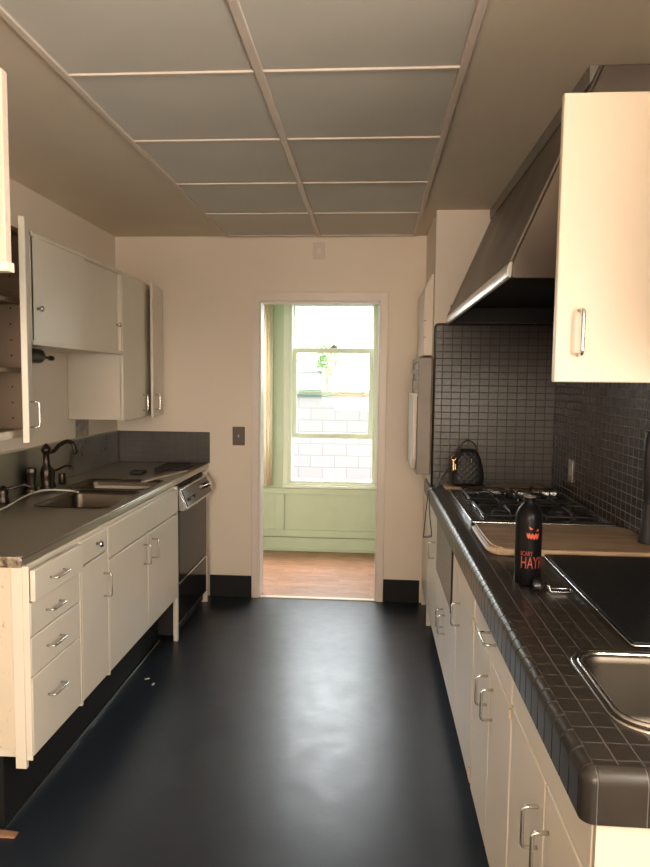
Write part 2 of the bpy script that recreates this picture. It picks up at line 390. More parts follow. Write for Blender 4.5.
# door casing with jambs
b = BM()
for x0, x1 in ((-.808, DX0+.004), (DX1-.004, .097)): box(b, x0, x1, YB-.018, YB, 0, 2.086)
box(b, DX0, DX1, YB-.018, YB, DZ-.004, 2.086)
struct('trim_1', b, 'white', .003)
b = BM()
box(b, DX0, DX0+.012, YB, YB+.125, 0, DZ); box(b, DX1-.012, DX1, YB, YB+.125, 0, DZ); box(b, DX0, DX1, YB, YB+.125, DZ-.012, DZ)
struct('trim_2', b, 'white')
b = BM(); box(b, DX0+.012, DX1-.012, YB-.01, YB+.03, 0, .006); struct('trim_3', b, 'boardedge')
b = BM(); box(b, -1.10, -.809, YB-.012, YB, 0, .15); struct('baseboard_left', b, 'rubber', .003)
b = BM(); box(b, .098, XS, YB-.012, YB, 0, .155); struct('baseboard_right', b, 'rubber', .003)
# ------------------------------------------------------------------ back room
FX0, FX1, FY = -2.1, .75, 5.786
b = BM(); box(b, FX0-.1, FX1+.1, YB, FY+.1, -.1, 0); o = struct('floor_back', b, 'parquet')
b = BM(); box(b, FX0-.12, FX1+.12, YB+.12, FY+.14, 2.4, 2.5); struct('ceiling_back', b, 'mint')
b = BM(); box(b, FX1, FX1+.1, YB+.12, FY+.1, 0, 2.4); struct('wall_back_room_right', b, 'mint')
WX0, WX1, WZ0, WZ1 = -.722, .038, .60, 2.178
b = BM()
box(b, FX0-.1, -1.72, FY, FY+.12, 0, 2.4); box(b, -.905, WX0, FY, FY+.12, 0, 2.4); box(b, -1.72, -.905, FY, FY+.12, 0, WZ0); box(b, -1.72, -.905, FY, FY+.12, WZ1, 2.4); box(b, WX1, FX1, FY, FY+.12, 0, 2.4); box(b, WX0, WX1, FY, FY+.12, 0, WZ0); box(b, WX0, WX1, FY, FY+.12, WZ1, 2.4)
struct('wall_back_room_far', b, 'mint')
b = BM(); box(b, FX0-.1, FX0, YB+.12, FY, 0, 2.4); struct('wall_back_room_left', b, 'mint')
b = BM(); box(b, FX0-.12, XL-.121, YB+.0, YB+.12, 0, 2.5); struct('wall_back_room_near', b, 'mint')
b = BM()   # wainscot rails and stiles
for d in ((FX0, FX1, FY-.022, FY, .125, .185), (-.83, -.755, FY-.022, FY, .186, .504), (.085, .16, FY-.022, FY, .186, .504), (FX0, FX1, FY-.022, FY, .505, .555), (-1.74, -1.66, FY-.022, FY, .186, .504)): box(b, *d)
struct('trim_4', b, 'mint', .003)
b = BM(); box(b, FX0, FX1, FY-.03, FY, 0, .118); box(b, FX0, FX1, FY-.045, FY, 0, .02); struct('baseboard_back', b, 'mint', .004)
# sash window, lower sash raised
def frame(bm, x0, x1, y0, y1, z0, z1, s, t, bt):
    box(bm, x0, x0+s, y0, y1, z0, z1); box(bm, x1-s, x1, y0, y1, z0, z1); box(bm, x0+s, x1-s, y0, y1, z1-t, z1); box(bm, x0+s, x1-s, y0, y1, z0, z0+bt)
wn = root('window_1', (-.335, FY, WZ0), None, None, kind='structure')
b = BM(); frame(b, WX0, WX1, FY-.02, FY+.12, WZ0, WZ1, .028, .02, .025); obj('window_frame', b, 'mintwin', wn, .003)
b = BM(); frame(b, WX0-.045, WX1+.045, FY-.03, FY-.001, WZ0-.03, WZ1+.05, .047, .052, .032); obj('window_casing', b, 'mintwin', wn, .003)
b = BM(); box(b, WX0-.05, WX1+.05, FY-.04, FY-.018, WZ0-.04, WZ0-.015); obj('window_sill', b, 'mintwin', wn, .004)
b = BM(); frame(b, WX0+.028, WX1-.028, FY+.07, FY+.1, 1.38, WZ1-.02, .014, .012, .03); s1 = obj('upper_sash', b, 'mintwin', wn, .002)
b = BM(); box(b, WX0+.04, WX1-.04, FY+.083, FY+.087, 1.40, WZ1-.03); obj('pane', b, 'glass', s1)
b = BM(); frame(b, WX0+.028, WX1-.028, FY+.03, FY+.06, .997, 1.785, .037, .045, .045); s2 = obj('lower_sash', b, 'mintwin', wn, .002)
b = BM(); box(b, WX0+.062, WX1-.062, FY+.043, FY+.047, 1.04, 1.75); obj('pane', b, 'glass', s2)
b = BM(); box(b, -.365, -.305, FY+.02, FY+.05, 1.785, 1.797); lathe(b, [(.018, 0), (.018, .012), (.008, .022)], (-.335, FY+.035, 1.797), 16); obj('sash_lock', b, 'oven', s2, .002)
# second window of the back room, mostly hidden by the door casing
wn = root('window_2', (-1.33, FY, WZ0), None, None, kind='structure')
b = BM(); frame(b, -1.72, -.905, FY-.02, FY+.12, WZ0, WZ1, .028, .02, .025); obj('window_frame', b, 'mintwin', wn, .003)
b = BM(); frame(b, -1.765, -.862, FY-.03, FY-.001, WZ0-.03, WZ1+.05, .047, .052, .032); obj('window_casing', b, 'mintwin', wn, .003)
b = BM(); frame(b, -1.69, -.935, FY+.03, FY+.06, WZ0+.03, 1.41, .037, .045, .045); s2 = obj('lower_sash', b, 'mintwin', wn, .002)
b = BM(); frame(b, -1.69, -.935, FY+.07, FY+.1, 1.38, WZ1-.02, .03, .03, .03); obj('upper_sash', b, 'mintwin', wn, .002)
b = BM(); box(b, -1.66, -.97, FY+.043, FY+.047, WZ0+.07, 1.37); obj('pane', b, 'glass', s2)
b = BM(); n = 36; rings = []
for i in range(n+1):
    rings.append((-.985+.125*i/n, FY-.06+.009*math.sin(i*2*PI/9)))
A = [b.verts.new((x, y, .58)) for x, y in rings]; B = [b.verts.new((x, y, 2.2)) for x, y in rings]
A2 = [b.verts.new((x, y-.003, .58)) for x, y in rings]; B2 = [b.verts.new((x, y-.003, 2.2)) for x, y in rings]
for i in range(n):
    b.faces.new((A[i], A[i+1], B[i+1], B[i])); b.faces.new((A2[i+1], A2[i], B2[i], B2[i+1])); b.faces.new((A[i], A2[i], A2[i+1], A[i+1])); b.faces.new((B[i], B[i+1], B2[i+1], B2[i]))
b.faces.new((A[0], B[0], B2[0], A2[0])); b.faces.new((A[n], A2[n], B2[n], B[n]))
tag(obj('curtain', b, 'curtain', None, smooth=True), 'narrow cream pleated curtain just inside the doorway beside the green wall', 'curtain')
# ------------------------------------------------------------------ outdoors
b = BM(); box(b, -12, 12, 6.1, 40, -.7, -.5); struct('ground', b, 'ground')
b = BM(); box(b, -7, -.655, 11.5, 11.7, -.5, 1.23); box(b, -.655, 6, 11.5, 11.7, -.5, .985)
tag(obj('garden_wall', b, 'block'), 'pale concrete block garden wall outside beyond the sash window', 'wall', kind='thing')
b = BM(); box(b, -.655, 6, 11.62, 11.7, .986, 1.224); tag(obj('wall_board', b, 'plaster'), 'white board standing on the low right stretch of the block wall', 'board')
b = BM(); box(b, -7, -.655, 11.46, 11.7, 1.23, 1.345); tag(obj('wall_capping', b, 'teal'), 'teal board along the top of the block wall outside', 'board')
b = BM(); box(b, -.655, 6, 11.46, 11.7, 1.225, 1.345); tag(obj('wall_capping', b, 'terra'), 'terracotta board along the top of the wall outside', 'board')
t = root('garden_tree', (-.95, 14.3, -.5), 'small leafy tree beyond the block wall, seen through the raised sash', 'tree')
b = BM(); tube(b, [(-.95, 14.3, -.5), (-.93, 14.3, .8), (-.98, 14.28, 1.7), (-.9, 14.3, 2.2)], .04, 8, rs=[.06, .045, .03, .012]); obj('trunk', b, 'bark', t, smooth=True)
b = BM(); rnd = random.Random(3)
for i in range(420):
    th = rnd.uniform(0, 2*PI); rr = rnd.uniform(0, 1)**.5; c = Vector((-.93+.26*rr*math.cos(th), 14.3+.25*rr*math.sin(th), 1.95+rnd.gauss(0, .22)))
    q = Matrix.Rotation(rnd.uniform(0, 6), 3, 'X') @ Matrix.Rotation(rnd.uniform(0, 6), 3, 'Z')
    b.faces.new([b.verts.new(c+q@Vector(p)) for p in ((0, -.045, 0), (.022, 0, .006), (0, .05, 0), (-.022, 0, .006))])
obj('foliage', b, 'leaf', t)
hs = root('neighbouring_house', (-2.6, 17, -.5), 'pale low house beyond the block wall outside', 'building')
b = BM(); box(b, -4.5, -1.1, 16, 19, -.5, 1.75); obj('wall', b, 'plaster', hs)
b = BM(); prism(b, [(-4.8, 1.72), (-.85, 1.72), (-.85, 1.8), (-2.6, 2.15), (-4.8, 2.15)], 'y', 15.8, 19.2); obj('roof', b, 'plaster', hs)

# ------------------------------------------------------------------ ceiling grid
GX = (-.973, -.362, .257); GY = [1.53, 2.107, 2.683, 3.265, 3.843, 4.42]
b = BM(); T = .011
for x in (GX[0], GX[1], GX[2]): box(b, x-T*(1 if x != GX[1] else 1.2), x+T*(1 if x != GX[1] else 1.2), GY[0], GY[-1]+T, H-.014, H)
for y in GY: box(b, GX[0], GX[2], y-.006, y+.006, H-.012, H)
tag(obj('ceiling_grid', b, 'tbar', None, .002), 'cream painted metal grid framing the grey ceiling panels', 'ceiling grid')
rows = ['nearest the camera', 'in the second row from the camera', 'in the third row from the camera', 'in the fourth row from the camera', 'in the last row by the doorway wall']
for j in range(5):
    for i in range(2):
        b = BM(); dz = .0
        v = box(b, GX[i]+T+.001, GX[i+1]-T-.001, GY[j]+.007, GY[j+1]-.007, H-.006, H-.0005)
        if (i, j) == (0, 4):
            pass
        o = obj('ceiling_panel', b, 'panel')
        tag(o, 'grey ceiling panel %s, %s of the centre bar' % (rows[j], ('left', 'right')[i]), 'ceiling panel', 'grey panels in the ceiling grid')

# ------------------------------------------------------------------ left base units
FXP = -1.085     # face plane
def slab(name, parent, y0, y1, z0, z1, m='cab', x=FXP, t=.018, s=1, bevel=.003):
    g = .0018
    d = (x-t, x) if s > 0 else (x, x+t)
    return bx(name, m, parent, d[0], d[1], y0+g, y1-g, z0+g, z1-g, bevel=bevel)
CB = .25
dc = root('drawer_cabinet', (-1.4, 2.2, CB), 'white metal drawer unit with four drawers at the near end of the left counter', 'cabinet', 'cabinets under the steel counter')
b = BM(); box(b, XL+.005, FXP-.02, 2.035, 2.40, CB, .895); obj('body', b, 'cab', dc)
b = BM(); box(b, -1.72, -1.135, 2.02, 2.034, CB+.03, .897); obj('end_panel', b, 'rusty', dc)
b = BM(); box(b, -1.145, -1.108, 2.018, 2.034, CB-.03, .897); box(b, -1.1075, FXP-.001, 2.018, 2.023, CB, .897); obj('corner_post', b, 'cab', dc, .002)
for i, (z0, z1) in enumerate(((.778, .885), (.662, .776), (.528, .660), (CB+.01, .526))):
    x = FXP+(.016 if i == 0 else 0)
    d = slab('drawer', dc, 2.024, 2.385, z0, z1, x=x)
    zc = (z0+z1)/2+(.03 if i == 3 else .0)
    pull(d, (x, 2.175, zc), (0, 1, 0), (1, 0, 0), .095, .028, .004)
bx('stile', 'cab', dc, FXP-.018, FXP+.001, 2.387, 2.40, CB, .77, bevel=.001)
nc = root('narrow_cabinet', (-1.4, 2.53, CB), 'narrow white cabinet with one small knobbed drawer over a door', 'cabinet', 'cabinets under the steel counter')
b = BM(); box(b, XL+.005, FXP-.02, 2.402, 2.665, CB, .895); obj('body', b, 'cab', nc)
d = slab('drawer', nc, 2.402, 2.655, .79, .885); knob(d, (FXP, 2.545, .842), 1)
d = slab('door', nc, 2.402, 2.655, CB+.01, .785); pull(d, (FXP, 2.612, .655), (0, 0, 1), (1, 0, 0), .095)
bx('stile', 'cab', nc, FXP-.018, FXP+.001, 2.656, 2.667, CB, .885, bevel=.001)
sc = root('sink_cabinet', (-1.4, 3.16, CB), 'wide white sink cabinet with plain false front over two doors', 'cabinet', 'cabinets under the steel counter')
b = BM(); box(b, XL+.005, FXP-.02, 2.669, 3.645, CB, .72); box(b, FXP-.04, FXP-.02, 2.669, 3.645, .72, .895); obj('body', b, 'cab', sc)
slab('false_front', sc, 2.669, 3.645, .748, .885)
d = slab('door', sc, 2.669, 3.15, CB+.01, .745); pull(d, (FXP, 3.095, .655), (0, 0, 1), (1, 0, 0), .095)
d = slab('door', sc, 3.154, 3.645, CB+.01, .745); pull(d, (FXP, 3.215, .655), (0, 0, 1), (1, 0, 0), .095)
bx('end_panel', 'cab', sc, XL+.01, FXP-.002, 3.648, 3.672, CB, .895, bevel=.002); bx('leg', 'cab', sc, -1.112, FXP-.002, 3.648, 3.672, 0, CB, bevel=.002)
b = BM(); box(b, XL+.005, -1.20, 2.04, 3.64, 0, CB-.003); box(b, -1.20, -1.195, 2.04, 3.64, 0, .01); o = struct('baseboard_kick_left', b, 'rubber')
b = BM(); tube(b, [(-1.192, 2.0, .004), (-1.192, 3.64, .004)], .004, 6); o = struct('trim_5', b, 'chrome')
# dishwasher
dw = root('dishwasher', (-1.4, 4.02, 0), 'black dishwasher with a slanted steel control panel at the far end of the left counter', 'dishwasher')
b = BM(); box(b, XL+.01, FXP-.03, 3.69, 4.33, .02, .885); obj('body', b, 'blackm', dw)
bx('door', 'dishw', dw, FXP-.03, FXP-.002, 3.692, 4.325, .335, .745, bevel=.004)
bx('kick_panel', 'dishw', dw, FXP-.03, FXP-.006, 3.692, 4.325, .095, .322, bevel=.003)
bx('trim_strip', 'chrome', dw, FXP-.03, FXP+.001, 3.692, 4.325, .323, .334)
bx('lower_trim', 'chrome', dw, FXP-.03, FXP-.004, 3.692, 4.325, .085, .094)
b = BM(); prism(b, [(FXP-.03, .875), (FXP+.005, .872), (FXP+.045, .765), (FXP+.035, .75), (FXP-.03, .75)], 'y', 3.682, 4.33); cp = obj('control_panel', b, 'chrome', dw, .004)
b = BM(); prism(b, [(FXP+.008, .867), (FXP+.0115, .866), (FXP+.0475, .772), (FXP+.044, .771)], 'y', 3.71, 4.27); obj('display_strip', b, 'black', cp)
b = BM(); tube(b, [(FXP+.02, 4.19, .82), (FXP+.058, 4.19, .836)], .02, 16); obj('dial', b, 'chrome', cp, smooth='auto')
b = BM(); box(b, FXP+.022, FXP+.048, 3.76, 3.83, .80, .815); box(b, FXP+.022, FXP+.048, 3.86, 3.90, .80, .815); obj('buttons', b, 'black', cp, .002)
b = BM(); box(b, FXP-.002, FXP+.02, 3.99, 4.03, .735, .748); obj('latch', b, 'chrome', dw, .002)
b = BM(); box(b, XL+.01, FXP-.004, 4.34, 4.36, 0, .885); tag(obj('filler_panel', b, 'white'), 'narrow white panel between the dishwasher and the doorway wall', 'panel')

# ------------------------------------------------------------------ steel countertop
CT = .927; CX = -1.108
ct = root('steel_countertop', (-1.4, 3.25, .897), 'stainless steel countertop with a double sink along the left wall', 'countertop')
h1 = rrect(-1.50, -1.165, 2.84, 3.27, .04); h2 = rrect(-1.585, -1.165, 3.34, 3.66, .04)
b = BM(); plate(b, [(XL+.004, 2.02), (CX, 2.02), (CX, YB-.004), (XL+.004, YB-.004)], [h1, h2], CT-.006, CT); obj('worktop', b, 'steel', ct)
b = BM(); box(b, CX-.014, CX, 2.0205, YB-.004, .896, CT-.0065); box(b, CX-.02, CX+.002, 2.0205, YB-.004, CT-.006, CT+.004); obj('front_edge', b, 'steel', ct, .003)
bx('end_edge', 'corroded', ct, XL+.004, CX, 2.012, 2.020, .893, CT+.002, bevel=.002)
def basin(parent, lp, depth, m, ztop, name='basin'):
    cx = sum(p[0] for p in lp)/len(lp); cy_ = sum(p[1] for p in lp)/len(lp)
    def sc_(k, z): return [(cx+(p[0]-cx)*k, cy_+(p[1]-cy_)*k, z) for p in lp]
    b = BM(); rings = [sc_(1.05, ztop+.0015), sc_(1.04, ztop+.004), sc_(1.0, ztop+.001), sc_(.975, ztop-.02), sc_(.95, ztop-depth+.03), sc_(.86, ztop-depth), sc_(.2, ztop-depth-.006)]
    L = [[b.verts.new(p) for p in r] for r in rings]
    for a_, c in zip(L, L[1:]):
        n_ = len(a_)
        for i in range(n_): b.faces.new((a_[i], a_[(i+1) % n_], c[(i+1) % n_], c[i]))
    b.faces.new(L[-1])
    o = obj(name, b, m, parent, smooth=True)
    b = BM(); lathe(b, [(.001, .001), (.04, .001), (.042, .004), (.035, .004), (.03, .002), (.001, .002)], (cx, cy_, ztop-depth-.006), 20); obj('drain', b, 'chrome', o, smooth=True)
    return o
basin(ct, h1, .17, 'basin', CT); basin(ct, h2, .17, 'basin', CT)
sp = root('steel_backsplash', (XL, 3.2, CT), 'smeared stainless backsplash along the left wall behind the sink', 'backsplash')
bx('sheet', 'steelsplash', sp, XL+.001, XL+.014, 2.02, YB-.002, CT, 1.138, bevel=.002)
bx('ledge', 'pale', sp, XL+.001, XL+.018, 2.02, YB-.002, 1.138, 1.146)
b = BM(); box(b, -1.732, -1.10, YB-.016, YB-.001, CT+.001, 1.142); tag(obj('tile_backsplash', b, 'tile_left', None, .004), 'small dark tile backsplash at the far end of the steel counter', 'backsplash')
b = BM(); box(b, XL+.0005, XL+.003, 3.82, 4.0, 1.147, 1.26); tag(obj('wall_patch', b, mat('mottled_patch', (.33, .29, .24), .6, var=.35, vscale=30)), 'mottled grey patch on the wall under the tall cabinet', 'wall patch')

# faucet set
fa = root('kitchen_faucet', (-1.665, 3.30, CT), 'dark bronze faucet with a curved spout standing behind the double sink', 'faucet')
b = BM(); lathe(b, [(.034, 0), (.034, .008), (.026, .02), (.03, .06), (.032, .085), (.026, .11), (.018, .13), (.015, .175), (.02, .188), (.026, .2), (.024, .212), (.012, .228), (.004, .236)], (-1.665, 3.30, CT), 20); obj('column', b, 'bronze', fa, smooth=True)
b = BM(); tube(b, smooth_path([(-1.66, 3.30, 1.118), (-1.64, 3.33, 1.122), (-1.625, 3.36, 1.148), (-1.60, 3.39, 1.166), (-1.578, 3.41, 1.158), (-1.570, 3.415, 1.13), (-1.568, 3.417, 1.105)], 6), .011, 12); tube(b, [(-1.568, 3.417, 1.118), (-1.568, 3.417, 1.098)], .015, 12); obj('spout', b, 'bronze', fa, smooth=True)
sh = root('faucet_lever', (-1.675, 3.365, CT), 'dark bronze lever valve beside the curved faucet', 'faucet handle')
b = BM(); lathe(b, [(.026, 0), (.024, .01), (.018, .03), (.021, .06), (.022, .085), (.012, .1), (.003, .108)], (-1.675, 3.365, CT), 18); obj('valve_body', b, 'bronze', sh, smooth=True)
b = BM(); tube(b, smooth_path([(-1.675, 3.365, 1.01), (-1.655, 3.40, 1.015), (-1.63, 3.44, 1.03), (-1.61, 3.465, 1.025)], 5), .006, 8); obj('lever', b, 'bronze', sh, smooth=True)
b = BM(); lathe(b, [(.018, 0), (.02, .006), (.019, .055), (.017, .06), (.001, .06)], (-1.665, 3.47, CT), 18); tag(obj('air_gap_cap', b, 'bronze', None, smooth='auto'), 'short dark cylindrical cap on the counter right of the faucet lever', 'sink cap')
sd = root('soap_dispenser', (-1.67, 2.90, CT), 'dark bronze dispenser with small spout at the left edge behind the sink', 'soap dispenser')
b = BM(); lathe(b, [(.028, 0), (.026, .01), (.02, .03), (.024, .05), (.018, .07), (.006, .08)], (-1.67, 2.90, CT), 18); obj('pump', b, 'bronze', sd, smooth=True)
b = BM(); tube(b, smooth_path([(-1.67, 2.90, .99), (-1.63, 2.93, .995), (-1.60, 2.95, 1.005), (-1.57, 2.97, .99)], 5), .007, 8); obj('nozzle', b, 'bronze', sd, smooth=True)
sp2 = root('sprayer', (-1.70, 3.21, CT), 'dark ribbed side sprayer standing left of the faucet', 'sprayer')
b = BM(); lathe(b, [(.03, 0), (.028, .012), (.02, .03), (.022, .07), (.027, .1), (.024, .118), (.008, .125)], (-1.70, 3.21, CT), 10); obj('spray_head', b, 'bronze', sp2)
b = BM(); tube(b, smooth_path([(-1.60, 2.55, CT+.006), (-1.57, 2.72, CT+.012), (-1.61, 2.98, CT+.02), (-1.60, 3.15, CT+.02), (-1.50, 3.20, CT+.012), (-1.44, 3.17, CT+.01)], 10), .005, 8); tag(obj('hose', b, 'hose', None, smooth=True), 'thin pale hose curving along the steel counter to the near basin', 'hose')
# things lying at the far end of the steel counter
b = BM(); box(b, 3.50-3.50-.015, .015, -.25, .25, 0, .008, mx=Matrix.Translation((-1.20, 3.82, CT+.001)) @ Matrix.Rotation(-.22, 4, 'Z')); tag(obj('pale_strip', b, 'pale', None, .002), 'long pale flat strip lying on the far steel counter', 'strip')
tk = root('black_griddle', (-1.22, 4.2, CT), 'long flat black tray lying at the far end of the steel counter', 'tray')
bx('tray', 'blackm', tk, -1.36, -1.17, 4.08, 4.34, CT+.001, CT+.018, bevel=.006)
b = BM(); tube(b, [(-1.265, 4.08, CT+.012), (-1.30, 3.93, CT+.014)], .009, 8); obj('grip', b, 'blackm', tk, smooth=True)
b = BM(); box(b, -1.44, -1.36, 3.86, 3.95, CT+.001, CT+.02); tag(obj('black_block', b, 'blackm', None, .006), 'small black block lying behind the pale strip on the steel counter', 'block')

# ------------------------------------------------------------------ left wall cabinets
UX = -1.418; UT = 2.10
oc = root('shelf_cabinet', (-1.58, 2.4, 1.26), 'cream wall cabinet with its door ajar showing shelves above the sink', 'wall cabinet', 'wall cabinets over the steel counter')
b = BM()
y0, y1 = 1.95, 2.712
box(b, XL+.002, XL+.01, y0, y1, 1.26, UT); box(b, XL+.01, UX-.02, y1-.016, y1, 1.26, UT); box(b, XL+.01, UX-.02, y0, y0+.016, 1.26, UT)
box(b, XL+.01, UX-.02, y0+.016, y1-.016, UT-.018, UT); box(b, XL+.01, UX-.02, y0+.016, y1-.016, 1.26, 1.285)
obj('body', b, 'cabin', oc)
bx('bottom_rail', 'cab', oc, UX-.02, UX-.001, y0, y1-.01, 1.255, 1.287, bevel=.002)
for z in (1.52, 1.80): bx('shelf', 'cabin', oc, XL+.012, UX-.035, y0+.018, y1-.018, z, z+.018)
for z in [1.33+.065*i for i in range(12)]:
    if min(abs(z-1.53), abs(z-1.81)) > .02:
        b = BM(); tube(b, [(-1.50, y1-.0165, z), (-1.50, y1-.018, z)], .0035, 8); obj('peg_hole', b, 'black', oc)
hg = Matrix.Translation((UX, 2.706, 0)) @ Matrix.Rotation(math.atan2(.115, .25), 4, 'Z')
d = bx('door', 'cab', oc, -.024, 0, -.275, 0, 1.25, UT, bevel=.003, mx=hg)
c0 = hg @ Vector((0, -.20, 1.355)); ou = (hg.to_3x3() @ Vector((1, 0, 0)))
pull(d, c0, (0, 0, 1), ou, .1)
sl = root('sliding_door_cabinet', (-1.58, 3.22, 1.64), 'short wide cream wall cabinet with two knobbed sliding doors', 'wall cabinet', 'wall cabinets over the steel counter')
b = BM(); y0, y1 = 2.716, 3.728
box(b, XL+.002, XL+.01, y0, y1, 1.64, UT); box(b, XL+.01, UX-.002, y0, y0+.016, 1.64, UT); box(b, XL+.01, UX-.002, y1-.016, y1, 1.64, UT)
box(b, XL+.01, UX-.002, y0+.016, y1-.016, UT-.016, UT); box(b, XL+.01, UX-.002, y0+.016, y1-.016, 1.64, 1.656)
obj('body', b, 'cab', sl)
b = BM(); box(b, UX-.03, UX+.004, y0, y1, UT-.014, UT+.002); box(b, UX-.03, UX+.004, y0, y1, 1.636, 1.654); obj('track', b, 'cab', sl, .002)
d = bx('door', 'cab', sl, UX-.013, UX-.002, y0+.002, 3.235, 1.655, UT-.015, bevel=.001); knob(d, (UX-.002, 2.765, 1.79), 1)
d = bx('door', 'cab', sl, UX-.034, UX-.020, 3.2, y1-.003, 1.655, UT-.015, bevel=.001); knob(d, (UX-.020, 3.69, 1.80), 1)
tc = root('tall_wall_cabinet', (-1.58, 4.1, 1.26), 'taller cream wall cabinet in the far left corner, one door ajar', 'wall cabinet', 'wall cabinets over the steel counter')
y0, y1 = 3.73, YB-.003
b = BM(); box(b, XL+.002, UX-.022, y0, y1, 1.262, UT); obj('body', b, 'cab', tc, .002)
bx('side_stile', 'cab', tc, UX-.022, UX-.0195, y0, 4.12, 1.262, UT)
d = slab('door', tc, 3.73, 4.105, 1.256, UT, x=UX+.0); pull(d, (UX, 4.06, 1.352), (0, 0, 1), (1, 0, 0), .095, .03)
hg = Matrix.Translation((UX, 4.462, 0)) @ Matrix.Rotation(math.radians(7), 4, 'Z')
d = bx('door', 'cab', tc, -.018, 0, -.325, 0, 1.256, UT, bevel=.003, mx=hg)
pull(d, hg @ Vector((0, -.27, 1.352)), (0, 0, 1), hg.to_3x3() @ Vector((1, 0, 0)), .095, .03)
tw = root('paper_towel_holder', (-1.56, 2.95, 1.58), 'dark roll holder with rod hanging under the short wall cabinet', 'towel holder')
b = BM(); tube(b, [(-1.56, 2.79, 1.60), (-1.56, 3.04, 1.60)], .034, 18); obj('drum', b, 'bronze', tw, .003)
b = BM(); tube(b, [(-1.56, 3.04, 1.598), (-1.56, 3.16, 1.594)], .007, 8); tube(b, [(-1.56, 3.15, 1.594), (-1.56, 3.175, 1.5935)], .012, 10); obj('rod', b, 'bronze', tw, smooth='auto')
bx('bracket', 'bronze', tw, -1.575, -1.545, 2.80, 2.82, 1.60, 1.6395)
# near cabinet with opened door at the left frame edge
fc = root('deep_wall_cabinet', (-1.4, .95, 1.70), 'cream door and cabinet high at the left edge, opened towards the camera', 'wall cabinet')
b = BM(); y0, y1 = .55, 1.25
box(b, XL+.002, XL+.01, y0, y1, 1.70, UT-.01); box(b, XL+.01, -1.08, y0, y0+.016, 1.70, UT-.01); box(b, XL+.01, -1.08, y1-.016, y1, 1.70, UT-.01); box(b, XL+.01, -1.08, y0+.016, y1-.016, UT-.03, UT-.01); box(b, XL+.01, -1.08, y0+.016, y1-.016, 1.70, 1.718)
obj('body', b, 'cab', fc)
d = bx('door', 'cabwarmlit', fc, -1.075, -.705, 1.255, 1.277, 1.722, UT-.02, bevel=.002)
bx('door_rail', 'cab', d, -1.075, -.700, 1.250, 1.277, 1.703, 1.7215, bevel=.001)

# ------------------------------------------------------------------ right base units
RX = .355; RB = .125; RT = .822
def rbody(parent, y0, y1, zt=RT):
    b = BM(); box(b, RX+.02, XR-.005, y0, y1, RB, zt); return obj('body', b, 'cab', parent)
def rslab(name, parent, y0, y1, z0, z1): return slab(name, parent, y0, y1, z0, z1, x=RX, s=-1)
def rpull(p, y, z, L=.088): return pull(p, (RX, y, z), (0, 0, 1), (-1, 0, 0), L, .032, .0042)
G2 = 'cabinets under the tiled counter'
def hinge(p, y, z):
    b = BM(); tube(b, [(RX-.003, y, z-.012), (RX-.003, y, z+.012)], .0045, 8); return obj('hinge', b, 'boardedge', p)
c = root('end_cabinet', (.4, 4.27, 0), 'farthest white base cabinet on the right, beside the doorway wall', 'cabinet', G2)
b = BM(); box(b, RX+.0205, RX+.04, 4.06, YB-.014, RB, .815); obj('body', b, 'cab', c)
rslab('door', c, 4.062, YB-.02, RB, .81)
bx('leg', 'cab', c, RX+.002, RX+.03, 4.43, YB-.014, 0, RB); bx('leg', 'cab', c, RX+.002, RX+.03, 4.045, 4.06, 0, RB)
# body parts of the units in front of the return wall
c = root('cupboard', (.4, 3.78, 0), 'white base cabinet with one door beyond the cooktop grille', 'cabinet', G2)
b = BM(); box(b, RX+.02, XR-.005, 3.502, YS-.003, RB, RT); obj('body', b, 'cab', c)
d = rslab('door', c, 3.502, 4.04, RB, RT-.005); rpull(d, 3.60, .587)
c = root('cooktop_cabinet', (.4, 3.15, 0), 'white base cabinet with a perforated grille above two doors, under the cooktop', 'cabinet', G2)
rbody(c, 2.655, 3.50)
rslab('top_rail', c, 2.815, 3.498, .795, RT-.003)
rslab('filler', c, 2.655, 2.80, .50, RT-.003)
g = bx('grille', 'perf', c, RX-.002, RX+.016, 2.825, 3.485, .515, .79)
b = BM(); 
for dd in ((2.812, 3.498, .50, .514), (2.812, 3.498, .791, .796), (3.486, 3.498, .514, .791)): box(b, RX-.004, RX+.018, *dd)
obj('grille_frame', b, 'cab', g)
b = BM(); box(b, RX-.006, RX+.018, 2.812, 2.824, .514, .791); obj('grille_edge', b, 'black', g)
d = rslab('door', c, 3.10, 3.498, RB, .497); rpull(d, 3.14, .375)
d = rslab('door', c, 2.66, 3.097, RB, .497); rpull(d, 3.055, .375)
c = root('single_door_cabinet', (.4, 2.43, 0), 'white base cabinet with one tall door next to the drawer unit', 'cabinet', G2)
rbody(c, 2.205, 2.65)
d = rslab('door', c, 2.215, 2.65, RB, RT-.003); rpull(d, 2.56, .60); hinge(d, 2.21, .70); hinge(d, 2.21, .165)
c = root('drawer_door_cabinet', (.4, 1.9, 0), 'white base cabinet with one drawer above a pair of doors', 'cabinet', G2)
rbody(c, 1.605, 2.196)
d = rslab('drawer', c, 1.612, 2.198, .706, RT-.003); pull(d, (RX, 1.87, .775), (0, 1, 0), (-1, 0, 0), .095, .032)
d = rslab('door', c, 1.90, 2.198, RB, .703); rpull(d, 1.94, .59); hinge(d, 2.205, .18)
d = rslab('door', c, 1.612, 1.897, RB, .703); rpull(d, 1.85, .59); hinge(d, 1.607, .69)
c = root('sink_base_cabinet', (.4, 1.29, 0), 'nearest white base cabinet on the right, under the sink', 'cabinet', G2)
b = BM(); box(b, RX+.02, XR-.005, 1.018, 1.60, RB, .70); obj('body', b, 'cab', c)
rslab('false_front', c, 1.018, 1.60, .716, RT-.003)
d = rslab('door', c, 1.29, 1.60, RB, .713); rpull(d, 1.33, .59)
d = rslab('door', c, 1.018, 1.287, RB, .713); rpull(d, 1.25, .59)
